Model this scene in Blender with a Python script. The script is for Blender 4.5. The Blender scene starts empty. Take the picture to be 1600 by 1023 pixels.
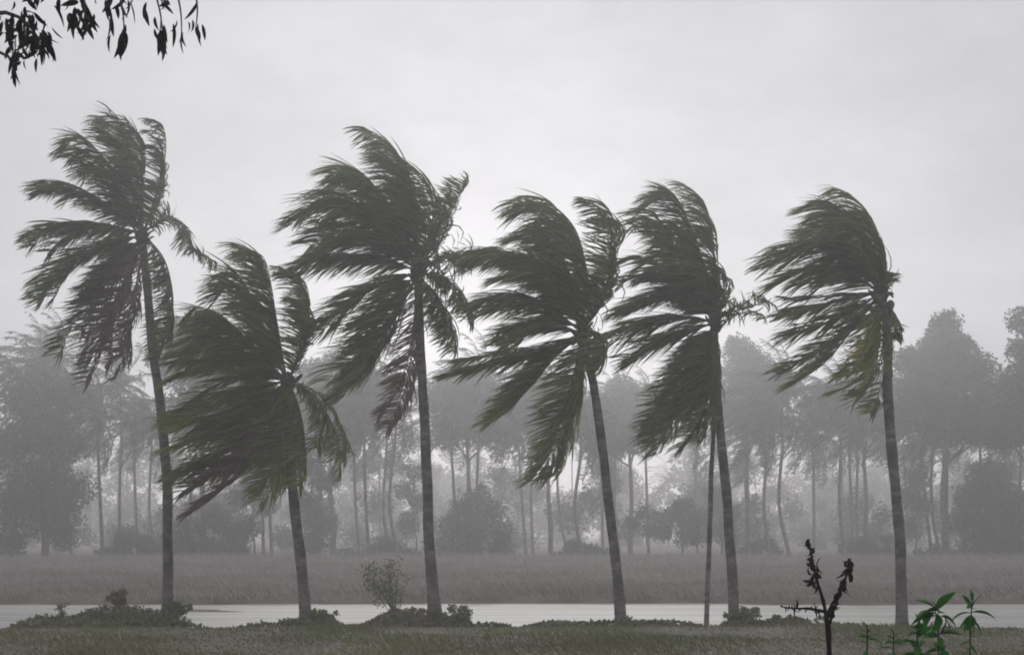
import bpy, math, random
import numpy as np
from mathutils import Vector, Matrix

random.seed(7)
RNG = np.random.default_rng(7)
S = bpy.context.scene
COL = S.collection
R = math.radians

# ------------------------------------------------------------------ camera
FPX, HOR, CAMH = 2475.0, 832.0, 2.5          # focal length in photo pixels, horizon row, eye height
cam_d = bpy.data.cameras.new('camera')
cam = bpy.data.objects.new('camera', cam_d)
COL.objects.link(cam)
cam.location = (0, 0, CAMH)
cam.rotation_euler = (R(90), 0, 0)
cam_d.sensor_width = 36.0
cam_d.lens = FPX * 36.0 / 1600.0
cam_d.shift_y = (HOR - 511.5) / 1600.0
cam_d.clip_start = 0.1
cam_d.clip_end = 4000
S.camera = cam

# ------------------------------------------------------------------ sky, sun, exposure
SUN_EL, SUN_AZ = 7.0, -1.0                    # degrees; azimuth measured from straight ahead towards the right
wd = bpy.data.worlds.new('World')
S.world = wd
wd.use_nodes = True
nt = wd.node_tree
nt.nodes.clear()
wo = nt.nodes.new('ShaderNodeOutputWorld')
bg = nt.nodes.new('ShaderNodeBackground')
sky = nt.nodes.new('ShaderNodeTexSky')
sky.sky_type = 'NISHITA'
sky.sun_disc = False
sky.sun_elevation = R(SUN_EL)
sky.sun_rotation = R(SUN_AZ)
sky.air_density = 1.6
sky.dust_density = 4.0
sky.ozone_density = 1.0
hsv = nt.nodes.new('ShaderNodeHueSaturation')
hsv.inputs['Saturation'].default_value = 0.10
tc = nt.nodes.new('ShaderNodeTexCoord')
mp = nt.nodes.new('ShaderNodeMapping')
mp.inputs['Scale'].default_value = (2.2, 2.2, 4.5)
nz = nt.nodes.new('ShaderNodeTexNoise')
nz.inputs['Scale'].default_value = 3.2
nz.inputs['Detail'].default_value = 9
nz.inputs['Roughness'].default_value = 0.6
mr = nt.nodes.new('ShaderNodeMapRange')
mr.inputs['From Min'].default_value = 0.25
mr.inputs['From Max'].default_value = 0.75
mr.inputs['To Min'].default_value = 0.86
mr.inputs['To Max'].default_value = 1.12
mul = nt.nodes.new('ShaderNodeVectorMath')
mul.operation = 'SCALE'
# an overcast deck evens the sky out: blend the clear-sky gradient towards one grey
flat = nt.nodes.new('ShaderNodeMix')
flat.data_type = 'RGBA'
flat.inputs['Factor'].default_value = 0.88
flat.inputs['B'].default_value = (9.35, 9.4, 10.0, 1)
nt.links.new(sky.outputs[0], hsv.inputs['Color'])
nt.links.new(hsv.outputs[0], flat.inputs['A'])
nt.links.new(tc.outputs['Generated'], mp.inputs[0])
nt.links.new(mp.outputs[0], nz.inputs['Vector'])
nt.links.new(nz.outputs['Fac'], mr.inputs['Value'])
nt.links.new(flat.outputs['Result'], mul.inputs[0])
nt.links.new(mr.outputs[0], mul.inputs['Scale'])
nt.links.new(mul.outputs[0], bg.inputs['Color'])
bg.inputs['Strength'].default_value = 0.0625
nt.links.new(bg.outputs[0], wo.inputs['Surface'])

sun_d = bpy.data.lights.new('sun', 'SUN')
sun_d.energy = 1.25
sun_d.angle = R(25)
sun_d.color = (1.0, 0.97, 0.93)
sun = bpy.data.objects.new('sun', sun_d)
COL.objects.link(sun)
sdir = Vector((math.sin(R(SUN_AZ)) * math.cos(R(SUN_EL)), math.cos(R(SUN_AZ)) * math.cos(R(SUN_EL)), math.sin(R(SUN_EL))))
sun.rotation_euler = (-sdir).to_track_quat('-Z', 'Y').to_euler()
sun.location = (0, 0, 60)

S.view_settings.view_transform = 'Standard'
S.view_settings.look = 'None'
S.view_settings.gamma = 1
S.view_settings.use_curve_mapping = False
S.view_settings.exposure = 0.0
S.cycles.use_denoising = True
S.cycles.max_bounces = 8
S.cycles.volume_bounces = 4
S.cycles.filter_width = 1.9
S.cycles.transparent_max_bounces = 8

# ------------------------------------------------------------------ helpers
WIND = np.array([-1.0, 0.10, 0.0])
DOWN = np.array([0, 0, -1.0])

def wp(px, py, Y):
    """photo pixel + distance -> world point"""
    return np.array([(px - 800.0) * Y / FPX, Y, CAMH + (HOR - py) * Y / FPX])

def nrm(v):
    return v / np.maximum(np.linalg.norm(v, axis=-1, keepdims=True), 1e-9)

def tag(o, label=None, cat=None, group=None, kind=None):
    if label: o['label'] = label
    if cat: o['category'] = cat
    if group: o['group'] = group
    if kind: o['kind'] = kind
    return o

def empty(name, loc):
    o = bpy.data.objects.new(name, None)
    o.location = Vector(loc)
    o.empty_display_size = 0.2
    COL.objects.link(o)
    return o

def quads_mesh(name, V, F, tone=None, smooth=True):
    V = np.asarray(V, dtype=np.float32); F = np.asarray(F, dtype=np.int32)
    me = bpy.data.meshes.new(name)
    me.vertices.add(len(V)); me.vertices.foreach_set('co', V.ravel())
    me.loops.add(F.size); me.loops.foreach_set('vertex_index', F.ravel())
    me.polygons.add(len(F))
    me.polygons.foreach_set('loop_start', np.arange(0, F.size, 4, dtype=np.int32))
    me.polygons.foreach_set('loop_total', np.full(len(F), 4, dtype=np.int32))
    if smooth:
        me.polygons.foreach_set('use_smooth', np.ones(len(F), dtype=bool))
    if tone is not None:
        a = me.attributes.new('tone', 'FLOAT_COLOR', 'POINT')
        t = np.ones((len(V), 4), dtype=np.float32); t[:, :tone.shape[1]] = tone
        a.data.foreach_set('color', t.ravel())
    me.update(calc_edges=True); me.validate()
    return me

def add(name, me, mat, parent=None, loc=None):
    o = bpy.data.objects.new(name, me)
    COL.objects.link(o)
    if mat is not None and not me.materials:
        me.materials.append(mat)
    if parent is not None:
        o.parent = parent
    if loc is not None:
        o.location = Vector(loc)
    return o

def spline(P, n):
    """Catmull-Rom through the control points, n samples spread evenly by length"""
    P = np.asarray(P, float)
    Q = np.vstack([2 * P[0] - P[1], P, 2 * P[-1] - P[-2]])
    out = []
    for i in range(1, len(Q) - 2):
        t = np.linspace(0, 1, 24, endpoint=False)[:, None]
        a, b, c, d = Q[i - 1], Q[i], Q[i + 1], Q[i + 2]
        out.append(0.5 * ((2 * b) + (c - a) * t + (2 * a - 5 * b + 4 * c - d) * t ** 2 + (3 * b - a - 3 * c + d) * t ** 3))
    out.append(P[-1:])
    C = np.vstack(out)
    s = np.r_[0, np.cumsum(np.linalg.norm(np.diff(C, axis=0), axis=1))]
    u = np.linspace(0, s[-1], n)
    return np.stack([np.interp(u, s, C[:, k]) for k in range(C.shape[1])], 1)

def tube(P, r, sides=8, cap=True):
    """swept tube -> (V, F)"""
    P = np.asarray(P, float); n = len(P)
    r = np.broadcast_to(np.asarray(r, float), (n,))
    T = nrm(np.gradient(P, axis=0))
    ref = np.array([0.31, 0.95, 0.07]) if abs(T[0][1]) < 0.8 else np.array([1.0, 0, 0.1])
    A = nrm(np.cross(T, ref)); B = np.cross(T, A)
    th = np.linspace(0, 2 * np.pi, sides, endpoint=False)
    V = (P[:, None, :] + r[:, None, None] * (np.cos(th)[None, :, None] * A[:, None, :] + np.sin(th)[None, :, None] * B[:, None, :])).reshape(-1, 3)
    i = np.arange(n - 1)[:, None] * sides; j = np.arange(sides)[None, :]; k = (j + 1) % sides
    F = np.stack([i + j, i + k, i + sides + k, i + sides + j], -1).reshape(-1, 4)
    if cap and sides % 2 == 0:
        extra = []
        for o in (0, (n - 1) * sides):
            for q in range(sides // 2 - 1):
                extra.append([o + q, o + q + 1, o + sides - 2 - q, o + sides - 1 - q])
        F = np.vstack([F, np.array(extra)])
    return V, F

class Pack:
    def __init__(s): s.V, s.F, s.T, s.n = [], [], [], 0
    def put(s, V, F, tone=None):
        V = np.asarray(V, float)
        s.V.append(V); s.F.append(np.asarray(F) + s.n); s.n += len(V)
        s.T.append(np.zeros((len(V), 2)) + 0.5 if tone is None else tone)
    def mesh(s, name, smooth=True):
        return quads_mesh(name, np.vstack(s.V), np.vstack(s.F), np.vstack(s.T), smooth)
    def arrays(s): return np.vstack(s.V), np.vstack(s.F), np.vstack(s.T)

def vnoise(x, y, seed=0):
    """smooth value noise in numpy"""
    x = np.asarray(x, float); y = np.asarray(y, float)
    xi, yi = np.floor(x).astype(int), np.floor(y).astype(int)
    fx, fy = x - xi, y - yi
    fx = fx * fx * (3 - 2 * fx); fy = fy * fy * (3 - 2 * fy)
    def h(a, b):
        v = np.sin(a * 127.1 + b * 311.7 + seed * 74.7) * 43758.5453
        return v - np.floor(v)
    return (h(xi, yi) * (1 - fx) + h(xi + 1, yi) * fx) * (1 - fy) + (h(xi, yi + 1) * (1 - fx) + h(xi + 1, yi + 1) * fx) * fy

# ------------------------------------------------------------------ materials
def new_mat(name):
    m = bpy.data.materials.new(name); m.use_nodes = True
    return m, m.node_tree, m.node_tree.nodes['Principled BSDF'], m.node_tree.nodes['Material Output']

def leaf_mat(name, dark, light, yellow, rough=0.5, trans=0.2, spec=0.35):
    m, t, p, out = new_mat(name)
    at = t.nodes.new('ShaderNodeAttribute'); at.attribute_name = 'tone'
    sep = t.nodes.new('ShaderNodeSeparateColor')
    t.links.new(at.outputs['Color'], sep.inputs[0])
    a = t.nodes.new('ShaderNodeMix'); a.data_type = 'RGBA'
    a.inputs['A'].default_value = (*dark, 1); a.inputs['B'].default_value = (*light, 1)
    t.links.new(sep.outputs[0], a.inputs['Factor'])
    b = t.nodes.new('ShaderNodeMix'); b.data_type = 'RGBA'
    b.inputs['B'].default_value = (*yellow, 1)
    t.links.new(sep.outputs[1], b.inputs['Factor']); t.links.new(a.outputs['Result'], b.inputs['A'])
    t.links.new(b.outputs['Result'], p.inputs['Base Color'])
    p.inputs['Roughness'].default_value = rough
    p.inputs['Specular IOR Level'].default_value = spec
    if trans > 0:
        tr = t.nodes.new('ShaderNodeBsdfTranslucent'); t.links.new(b.outputs['Result'], tr.inputs['Color'])
        mx = t.nodes.new('ShaderNodeMixShader'); mx.inputs[0].default_value = trans
        t.links.new(p.outputs[0], mx.inputs[1]); t.links.new(tr.outputs[0], mx.inputs[2])
        t.links.new(mx.outputs[0], out.inputs['Surface'])
    return m

def noise_mat(name, c1, c2, scale=8.0, rough=0.8, bump=0.3, stretch=(1, 1, 1), detail=6, dist=0.02, spec=0.3, lo=0.35, hi=0.65, stain=None):
    m, t, p, out = new_mat(name)
    tcn = t.nodes.new('ShaderNodeTexCoord'); mpn = t.nodes.new('ShaderNodeMapping')
    mpn.inputs['Scale'].default_value = stretch
    t.links.new(tcn.outputs['Object'], mpn.inputs[0])
    n = t.nodes.new('ShaderNodeTexNoise'); n.inputs['Scale'].default_value = scale; n.inputs['Detail'].default_value = detail
    t.links.new(mpn.outputs[0], n.inputs['Vector'])
    r = t.nodes.new('ShaderNodeValToRGB')
    r.color_ramp.elements[0].position = lo; r.color_ramp.elements[0].color = (*c1, 1)
    r.color_ramp.elements[1].position = hi; r.color_ramp.elements[1].color = (*c2, 1)
    t.links.new(n.outputs['Fac'], r.inputs[0])
    if stain:
        n3 = t.nodes.new('ShaderNodeTexNoise'); n3.inputs['Scale'].default_value = 1.7; n3.inputs['Detail'].default_value = 7
        t.links.new(tcn.outputs['Object'], n3.inputs['Vector'])
        r3 = t.nodes.new('ShaderNodeValToRGB'); r3.color_ramp.elements[0].position = 0.50; r3.color_ramp.elements[1].position = 0.62
        r3.color_ramp.elements[0].color = (0, 0, 0, 1); r3.color_ramp.elements[1].color = (0.75, 0.75, 0.75, 1)
        t.links.new(n3.outputs['Fac'], r3.inputs[0])
        m3 = t.nodes.new('ShaderNodeMix'); m3.data_type = 'RGBA'; m3.inputs['B'].default_value = (*stain, 1)
        t.links.new(r3.outputs[0], m3.inputs['Factor']); t.links.new(r.outputs[0], m3.inputs['A'])
        t.links.new(m3.outputs['Result'], p.inputs['Base Color'])
    else:
        t.links.new(r.outputs[0], p.inputs['Base Color'])
    p.inputs['Roughness'].default_value = rough; p.inputs['Specular IOR Level'].default_value = spec
    b = t.nodes.new('ShaderNodeBump'); b.inputs['Strength'].default_value = bump; b.inputs['Distance'].default_value = dist
    t.links.new(n.outputs['Fac'], b.inputs['Height']); t.links.new(b.outputs[0], p.inputs['Normal'])
    return m

M_FROND = leaf_mat('palm_leaf', (0.013, 0.028, 0.005), (0.125, 0.225, 0.035), (0.38, 0.37, 0.03), rough=0.36, trans=0.38, spec=0.5)
M_FROND_DEAD = leaf_mat('withered_palm_leaf', (0.05, 0.036, 0.026), (0.20, 0.15, 0.115), (0.24, 0.17, 0.08), rough=0.6, trans=0.25)
M_RACHIS = noise_mat('palm_midrib', (0.05, 0.055, 0.02), (0.09, 0.085, 0.035), 6, 0.6, 0.1)
M_TRUNK = noise_mat('palm_bark', (0.045, 0.040, 0.037), (0.20, 0.182, 0.168), 4, 0.8, 0.8, (1, 1, 2.2), detail=9, lo=0.3, hi=0.72, stain=(0.035, 0.036, 0.028))
M_FIBRE = noise_mat('palm_fibre', (0.03, 0.024, 0.015), (0.07, 0.06, 0.035), 14, 0.9, 0.6, (1, 1, 0.3))
M_NUT = noise_mat('coconut_husk', (0.06, 0.06, 0.02), (0.11, 0.10, 0.04), 9, 0.55, 0.2)
M_FARLEAF = leaf_mat('far_leaf', (0.016, 0.036, 0.020), (0.05, 0.09, 0.045), (0.10, 0.10, 0.04), trans=0.15)
M_BARK = noise_mat('tree_bark', (0.03, 0.028, 0.026), (0.09, 0.08, 0.07), 6, 0.9, 0.5, (1, 1, 0.3))
M_SHRUB = leaf_mat('shrub_leaf', (0.05, 0.066, 0.020), (0.17, 0.20, 0.07), (0.20, 0.07, 0.05), trans=0.15)
M_GRASS = leaf_mat('bank_grass', (0.07, 0.088, 0.025), (0.21, 0.235, 0.08), (0.15, 0.10, 0.055), rough=0.7, trans=0.15)
M_DRY = leaf_mat('dry_grass', (0.25, 0.228, 0.218), (0.41, 0.37, 0.35), (0.16, 0.17, 0.10), rough=0.8, trans=0.1)
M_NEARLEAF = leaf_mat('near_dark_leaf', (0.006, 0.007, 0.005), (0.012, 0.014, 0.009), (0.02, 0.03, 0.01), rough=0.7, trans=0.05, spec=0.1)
M_GREEN = leaf_mat('near_green_leaf', (0.016, 0.085, 0.008), (0.045, 0.22, 0.025), (0.03, 0.03, 0.01), rough=0.6, trans=0.25, spec=0.2)
M_DEAD = noise_mat('dead_wood', (0.006, 0.005, 0.004), (0.018, 0.014, 0.012), 20, 0.9, 0.5, spec=0.1)
M_DEADLEAF = leaf_mat('dead_leaf', (0.008, 0.006, 0.005), (0.02, 0.015, 0.012), (0.03, 0.02, 0.01), rough=0.9, trans=0.0, spec=0.1)
M_SOIL = noise_mat('soil', (0.10, 0.086, 0.07), (0.19, 0.165, 0.135), 0.7, 0.85, 0.4, detail=9)

# flood water: shallow, turbid, pitted by rain
M_WATER, t, p, out = new_mat('flood_water')
tcn = t.nodes.new('ShaderNodeTexCoord'); mpn = t.nodes.new('ShaderNodeMapping'); mpn.inputs['Scale'].default_value = (0.07, 0.9, 1)
t.links.new(tcn.outputs['Object'], mpn.inputs[0])
n1 = t.nodes.new('ShaderNodeTexNoise'); n1.inputs['Scale'].default_value = 1.0; n1.inputs['Detail'].default_value = 6
t.links.new(mpn.outputs[0], n1.inputs['Vector'])
r1 = t.nodes.new('ShaderNodeValToRGB')
r1.color_ramp.elements[0].position = 0.36; r1.color_ramp.elements[0].color = (0.30, 0.30, 0.275, 1)
r1.color_ramp.elements[1].position = 0.66; r1.color_ramp.elements[1].color = (0.47, 0.47, 0.42, 1)
t.links.new(n1.outputs['Fac'], r1.inputs[0]); t.links.new(r1.outputs[0], p.inputs['Base Color'])
n2 = t.nodes.new('ShaderNodeTexNoise'); n2.inputs['Scale'].default_value = 5.0; n2.inputs['Detail'].default_value = 4
t.links.new(tcn.outputs['Object'], n2.inputs['Vector'])
b1 = t.nodes.new('ShaderNodeBump'); b1.inputs['Strength'].default_value = 0.7; b1.inputs['Distance'].default_value = 0.05
t.links.new(n2.outputs['Fac'], b1.inputs['Height']); t.links.new(b1.outputs[0], p.inputs['Normal'])
p.inputs['Roughness'].default_value = 0.5
p.inputs['IOR'].default_value = 1.33

# ------------------------------------------------------------------ ground
PALM_Y = (46.6, 45.6, 45.9, 43.6, 45.6, 42.4)
MOUNDS = [((q - 800) * d / FPX, d, 0.40, r_) for q, d, r_ in ((260, 46.6, 1.3), (480, 45.6, 1.6), (679, 45.9, 1.0), (1148, 45.6, 0.9), (190, 46.2, 1.2), (100, 45.4, 3.0), (617, 45.9, 0.9), (1236, 45.2, 1.0))]
def terrain(x, y):
    x = np.asarray(x, float); y = np.asarray(y, float)
    wob = (vnoise(x * 0.16, y * 0.0 + 3.1, 1) - 0.5) * 4.0 + (vnoise(x * 0.6, y * 0.2, 2) - 0.5) * 1.4
    near = 1 / (1 + np.exp((y - (43.3 + wob * 0.45)) / 0.35))             # bank the palms stand on
    far = 1 / (1 + np.exp(-(y - (60.5 + wob * 0.5)) / 0.3))      # far field edge
    z = -0.50 + near * (0.46 + 0.08 * vnoise(x * 0.5, y * 0.5, 3)) + far * (0.55 + 0.10 * vnoise(x * 0.2, y * 0.2, 4))
    for bx_, by_, bh_, br_ in MOUNDS:
        z = z + bh_ * np.exp(-((x - bx_) ** 2 / br_ ** 2 + (y - by_) ** 2 / 1.2))
    # mud bars that break the shallow water
    bar = vnoise(x * 0.09 + 5, y * 0.55, 5)
    z = z + np.clip(bar - 0.62, 0, 1) * 0.95 * (1 - near) * (1 - far)
    return z

xs = np.r_[np.linspace(-640, -60, 18), np.linspace(-58, 58, 233), np.linspace(60, 640, 18)]
ys = np.r_[np.linspace(-60, 26, 12), np.linspace(28, 66, 153), np.linspace(67, 170, 60), np.linspace(180, 1100, 22)]
GX, GY = np.meshgrid(xs, ys)
GV = np.stack([GX, GY, terrain(GX, GY)], -1).reshape(-1, 3)
nx = len(xs)
ii, jj = np.meshgrid(np.arange(len(ys) - 1), np.arange(nx - 1), indexing='ij')
b0 = (ii * nx + jj).ravel()
GF = np.stack([b0, b0 + 1, b0 + nx + 1, b0 + nx], 1)
tag(add('ground', quads_mesh('ground', GV, GF), M_SOIL), kind='structure')
WV = [(-300, 40, -0.22), (300, 40, -0.22), (300, 66, -0.22), (-300, 66, -0.22)]
tag(add('flood_water', quads_mesh('flood_water', WV, [[0, 1, 2, 3]]), M_WATER), kind='structure')

def gz(x, y):
    return float(terrain(np.array([x]), np.array([y]))[0])

# ------------------------------------------------------------------ palm fronds
def leaflets(pack, P, n, Lmax, width, seed, yellow=0.0, tone0=0.5, wind=1.0, segs=5, tipyellow=0.0, start=0.05, sparse=0.0):
    """two rows of ribbon leaflets along the midrib P, combed downwind"""
    rg = np.random.default_rng(seed)
    N = len(P)
    T = nrm(np.gradient(P, axis=0))
    t = np.tile(np.linspace(start, 0.995, n), 2) + rg.normal(0, 0.25 / n, 2 * n)
    t = np.clip(t, 0, 1)
    s = np.r_[np.ones(n), -np.ones(n)]
    if sparse > 0:
        keep = rg.random(2 * n) > sparse * (vnoise(t * 9 + s * 3, s * 5.0, seed) > 0.45)
        t, s = t[keep], s[keep]
    m = len(t)
    idx = t * (N - 1); i0 = np.clip(idx.astype(int), 0, N - 2); fr = (idx - i0)[:, None]
    p = P[i0] * (1 - fr) + P[i0 + 1] * fr
    tt = nrm(T[i0] * (1 - fr) + T[i0 + 1] * fr)
    side = nrm(np.cross(tt, np.array([0.25, 0.2, 1.0])) + 1e-4)
    # strands bunch together in the gusts
    cl = (vnoise(t * 13, s * 2.0 + 7, seed) - 0.5)[:, None]; cl2 = (vnoise(t * 9, s * 3.0 + 1, seed + 5) - 0.5)[:, None]
    j = rg.normal(0, 0.13, (m, 3))
    d0 = nrm(0.45 * tt + s[:, None] * 0.7 * side + 0.45 * wind * WIND + 0.5 * j)
    al = np.clip(tt @ WIND, 0, 1)[:, None] ** 2
    d1 = nrm(0.30 * tt + s[:, None] * 0.20 * side + wind * 0.85 * WIND + (0.14 + 0.72 * al + 0.9 * cl) * DOWN + 0.8 * cl2 * np.array([0, 1, 0]) + j)
    # some leaflets are snapped short or torn off
    torn = np.where(rg.random(m) < 0.10, rg.uniform(0.35, 0.7, m), 1.0)
    Ls = torn * Lmax * np.interp(t, [0, 0.12, 0.35, 0.7, 0.9, 1.0], [0.55, 0.85, 1.0, 0.85, 0.58, 0.42]) * rg.uniform(0.82, 1.1, m)
    K = segs + 1
    wprof = np.interp(np.linspace(0, 1, K), [0, 0.2, 0.55, 0.85, 1], [0.55, 1, 0.9, 0.5, 0.06]) * width
    nr = nrm(np.cross(d0, side * s[:, None]) + rg.normal(0, 0.45, (m, 3)))
    pts = p.copy(); V = np.zeros((m, K, 2, 3))
    for k in range(K):
        u = (k / segs) ** 0.75
        d = nrm(d0 * (1 - u) + d1 * u)
        w = nrm(np.cross(d, nr)) * wprof[k] * 0.5
        V[:, k, 0] = pts - w; V[:, k, 1] = pts + w
        pts = pts + d * (Ls / segs)[:, None]
    base = (np.arange(m) * K * 2)[:, None] + (np.arange(segs) * 2)[None, :]
    F = np.stack([base, base + 1, base + 3, base + 2], -1).reshape(-1, 4)
    tone = np.zeros((m, K, 2, 2))
    tn_ = np.clip(tone0 * 0.55 + np.abs(rg.normal(0, 0.33, m)) + 0.35 * (vnoise(t * 11, s * 4.0, seed + 9) - 0.5), 0, 1)
    tone[..., 0] = tn_[:, None, None]
    yl = yellow * rg.uniform(0.4, 1.2, m) + tipyellow * np.clip((t - 0.6) / 0.35, 0, 1) * rg.uniform(0.5, 1.1, m)
    tone[..., 1] = np.clip(yl[:, None, None] + 0.12 * np.linspace(0, 1, K)[None, :, None] ** 3, 0, 1)
    pack.put(V.reshape(-1, 3), F, tone.reshape(-1, 2))

def frond_obj(parent, origin, P, seed, rr=0.028, dead=False, **kw):
    """midrib mesh (the frond) with its leaflets as a sub-part; coordinates relative to the palm's base"""
    P = P - origin
    V, F = tube(P, np.linspace(rr, 0.006, len(P)) * np.r_[1.7, 1.35, np.ones(len(P) - 2)], 6)
    fr = add('frond', quads_mesh('frond', V, F), M_RACHIS, parent)
    pk = Pack(); leaflets(pk, P, seed=seed, **kw)
    lf = add('leaflets', pk.mesh('leaflets', False), M_FROND_DEAD if dead else M_FROND, fr)
    if dead: fr['label'] = 'withered brown hanging frond'
    lf['kind'] = 'stuff'
    return fr

def trunk_mesh(C, r_base, r_top, flare=1.5, ring=0.11, sides=14, seed=0):
    C = spline(C, max(30, int(len(spline(C, 50)) * 3)))
    s = np.r_[0, np.cumsum(np.linalg.norm(np.diff(C, axis=0), axis=1))]
    n = int(s[-1] / (ring / 3)) + 2
    u = np.linspace(0, s[-1], n)
    P = np.stack([np.interp(u, s, C[:, k]) for k in range(3)], 1)
    rg = np.random.default_rng(seed)
    f = u / s[-1]
    r = r_top + (r_base - r_top) * (1 - f) ** 0.8
    r = r * (1 + (flare - 1) * np.exp(-u / 0.35))
    saw = (u / ring + 0.3 * vnoise(u * 0.9, u * 0, seed)) % 1.0
    r = r * (1 + 0.06 * (saw - 0.5) + 0.12 * (vnoise(u * 2.3, u * 0 + 1, seed + 1) - 0.5))
    P = P + np.stack([vnoise(u * 0.8, u * 0, seed + 2) - 0.5, vnoise(u * 0.8, u * 0, seed + 3) - 0.5, u * 0], 1) * 0.05
    V, F = tube(P, r, sides)
    return quads_mesh('trunk', V, F)

def main_palm(label, Y0, trunk_px, r_base, r_top, fronds, seed, group, extra=8, L=1.15, tone=0.5, yellow=0.0, flare=1.5,
              nuts=0, leaf_n=118, name='coconut_palm', bd=None, jit=15):
    """fronds: list of (pixel polyline, depth of the tip relative to the trunk, dict of options)"""
    rg = np.random.default_rng(seed)
    tp = [wp(x, y, Y0) for x, y in trunk_px]
    if bd:                                               # trunk leaning in depth
        tp = [wp(x, y, Y0 + bd * i / (len(trunk_px) - 1)) for i, (x, y) in enumerate(trunk_px)]
    g = gz(tp[0][0], tp[0][1])
    tp[0][2] = g - 0.15
    o0 = np.array([tp[0][0], tp[0][1], g])
    e = empty(name, o0)
    tag(e, label, 'palm tree', group)
    add('trunk', trunk_mesh([q - o0 for q in tp], r_base, r_top, flare, seed=seed), M_TRUNK, e)
    Yc = tp[-1][1]
    top = tp[-1]
    # fibrous sheath and bases of the stalks round the growing tip
    pk = Pack()
    pts = spline([top - o0 + (tp[-2] - tp[-1]) * 0.12, top - o0, top - o0 + np.array([0, 0, 0.35])], 14)
    V, F = tube(pts, r_top * np.interp(np.linspace(0, 1, 14), [0, 0.3, 0.6, 1], [1.05, 1.7, 1.6, 0.5]) * (1 + 0.1 * np.sin(np.arange(14) * 2.2)), 10)
    pk.put(V, F)
    for q in range(9):
        a = q * 2.4; d = np.array([math.cos(a), math.sin(a), 0])
        h = rg.uniform(-0.25, 0.1)
        V, F = tube(spline([top - o0 + d * r_top * 0.8 + [0, 0, h], top - o0 + d * r_top * 2.0 + [0, 0, h + 0.2], top - o0 + d * r_top * 3.0 + [0, 0, h + 0.3 + rg.uniform(-.2, .1)]], 6), np.linspace(0.05, 0.025, 6), 6)
        pk.put(V, F)
    add('leaf_sheath', pk.mesh('leaf_sheath'), M_FIBRE, e)
    for q in range(nuts):
        a = q * 2.1 + seed; c = top - o0 + np.array([math.cos(a) * 0.26, math.sin(a) * 0.26, -0.12 - 0.12 * (q % 3)])
        th = np.linspace(0, np.pi, 8)
        V, F = tube(np.stack([c[0] + 0 * th, c[1] + 0 * th, c[2] - 0.13 * np.cos(th)], 1), 0.105 * np.sin(th) + 0.004, 8)
        add('coconut', quads_mesh('coconut', V, F), M_NUT, e)
    work = []
    for i, (px, dy, opt) in enumerate(fronds):
        work.append((np.array(px, float), dy, opt))
    for q in range(extra):
        px, dy, opt = fronds[q % len(fronds)]
        px = np.array(px, float)
        k = np.linspace(0, 1, len(px))[:, None]
        px2 = px + k * rg.normal(0, jit, 2) + k ** 2 * rg.normal(0, jit * 0.6, 2)
        px2 = px2[0] + (px2 - px2[0]) * rg.uniform(0.74, 1.0)
        d2 = -dy * rg.uniform(0.5, 1.0) + rg.normal(0, 0.5)
        work.append((px2, d2, opt))
    for i, (px, dy, opt) in enumerate(work):
        opt = dict(opt)
        n = len(px)
        k = np.linspace(0, 1, n)
        P = np.array([wp(px[q, 0], px[q, 1], Yc + dy * (k[q] ** 1.3)) for q in range(n)])
        P[0] = top + (P[0] - top) * 0.6 + np.array([0, dy * 0.05, 0.05])
        P = spline(P, 30)
        ln = np.linalg.norm(np.diff(P, axis=0), axis=1).sum()
        frond_obj(e, o0, P, seed * 100 + i, n=int(leaf_n * min(1.15, max(0.45, ln / 4.3))), Lmax=1.48 * L * opt.get('L', 1) * min(1.0, 0.55 + 0.12 * ln),
                  width=0.044, yellow=opt.get('y', yellow), tone0=opt.get('tone', tone) + rg.normal(0, 0.12), wind=opt.get('w', 1.0),
                  tipyellow=opt.get('ty', 0.0), sparse=min(0.95, opt.get('sp', 0.35) + rg.choice([0, 0, 0.15, 0.4])), dead=opt.get('dead', False))
    return e

GP = 'tall coconut palms lashed by the wind along the near bank'
# --- first palm
main_palm('leftmost tall coconut palm, its ragged crown hanging far down both sides of the trunk', PALM_Y[0],
  [(260, 960), (262, 860), (259, 720), (249, 610), (238, 540), (229, 450), (222, 372)], 0.155, 0.115,
  [([(220, 357), (204, 288), (192, 219), (160, 184)], 0.8, {}),
   ([(216, 357), (195, 302), (162, 246), (123, 214), (100, 235)], -0.9, {}),
   ([(230, 352), (250, 288), (259, 233), (254, 196), (234, 187)], 0.6, {'L': 0.62}),
   ([(222, 350), (221, 290), (220, 240), (204, 210)], 1.6, {'L': 0.8}),
   ([(216, 354), (167, 320), (121, 292), (80, 286), (52, 300)], 0.9, {'L': 0.8}),
   ([(216, 361), (158, 352), (107, 352), (71, 364), (50, 384)], -1.2, {'L': 0.8}),
   ([(219, 370), (158, 384), (112, 407), (80, 435), (59, 468)], 1.1, {'L': 0.9}),
   ([(219, 378), (172, 426), (135, 481), (107, 518), (89, 558)], -1.3, {'L': 0.8, 'sp': 0.6}),
   ([(220, 384), (188, 449), (162, 518), (146, 564), (134, 598)], 0.9, {'L': 0.75, 'sp': 0.6, 'dead': True}),
   ([(224, 386), (212, 472), (198, 541), (176, 592)], -0.8, {'L': 0.7, 'w': 0.6, 'sp': 0.7, 'dead': True}),
   ([(232, 372), (257, 407), (270, 462), (266, 508), (247, 552)], -1.0, {'L': 0.72, 'w': 0.8}),
   ([(232, 356), (262, 339), (285, 352), (297, 384), (335, 408)], 0.8, {'L': 0.62, 'w': 0.45}),
   ([(220, 375), (195, 400), (160, 440), (128, 452)], 0.2, {'L': 0.9, 'sp': 0.6}),
  ], 11, GP, extra=22, L=1.0, tone=0.30)
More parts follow.
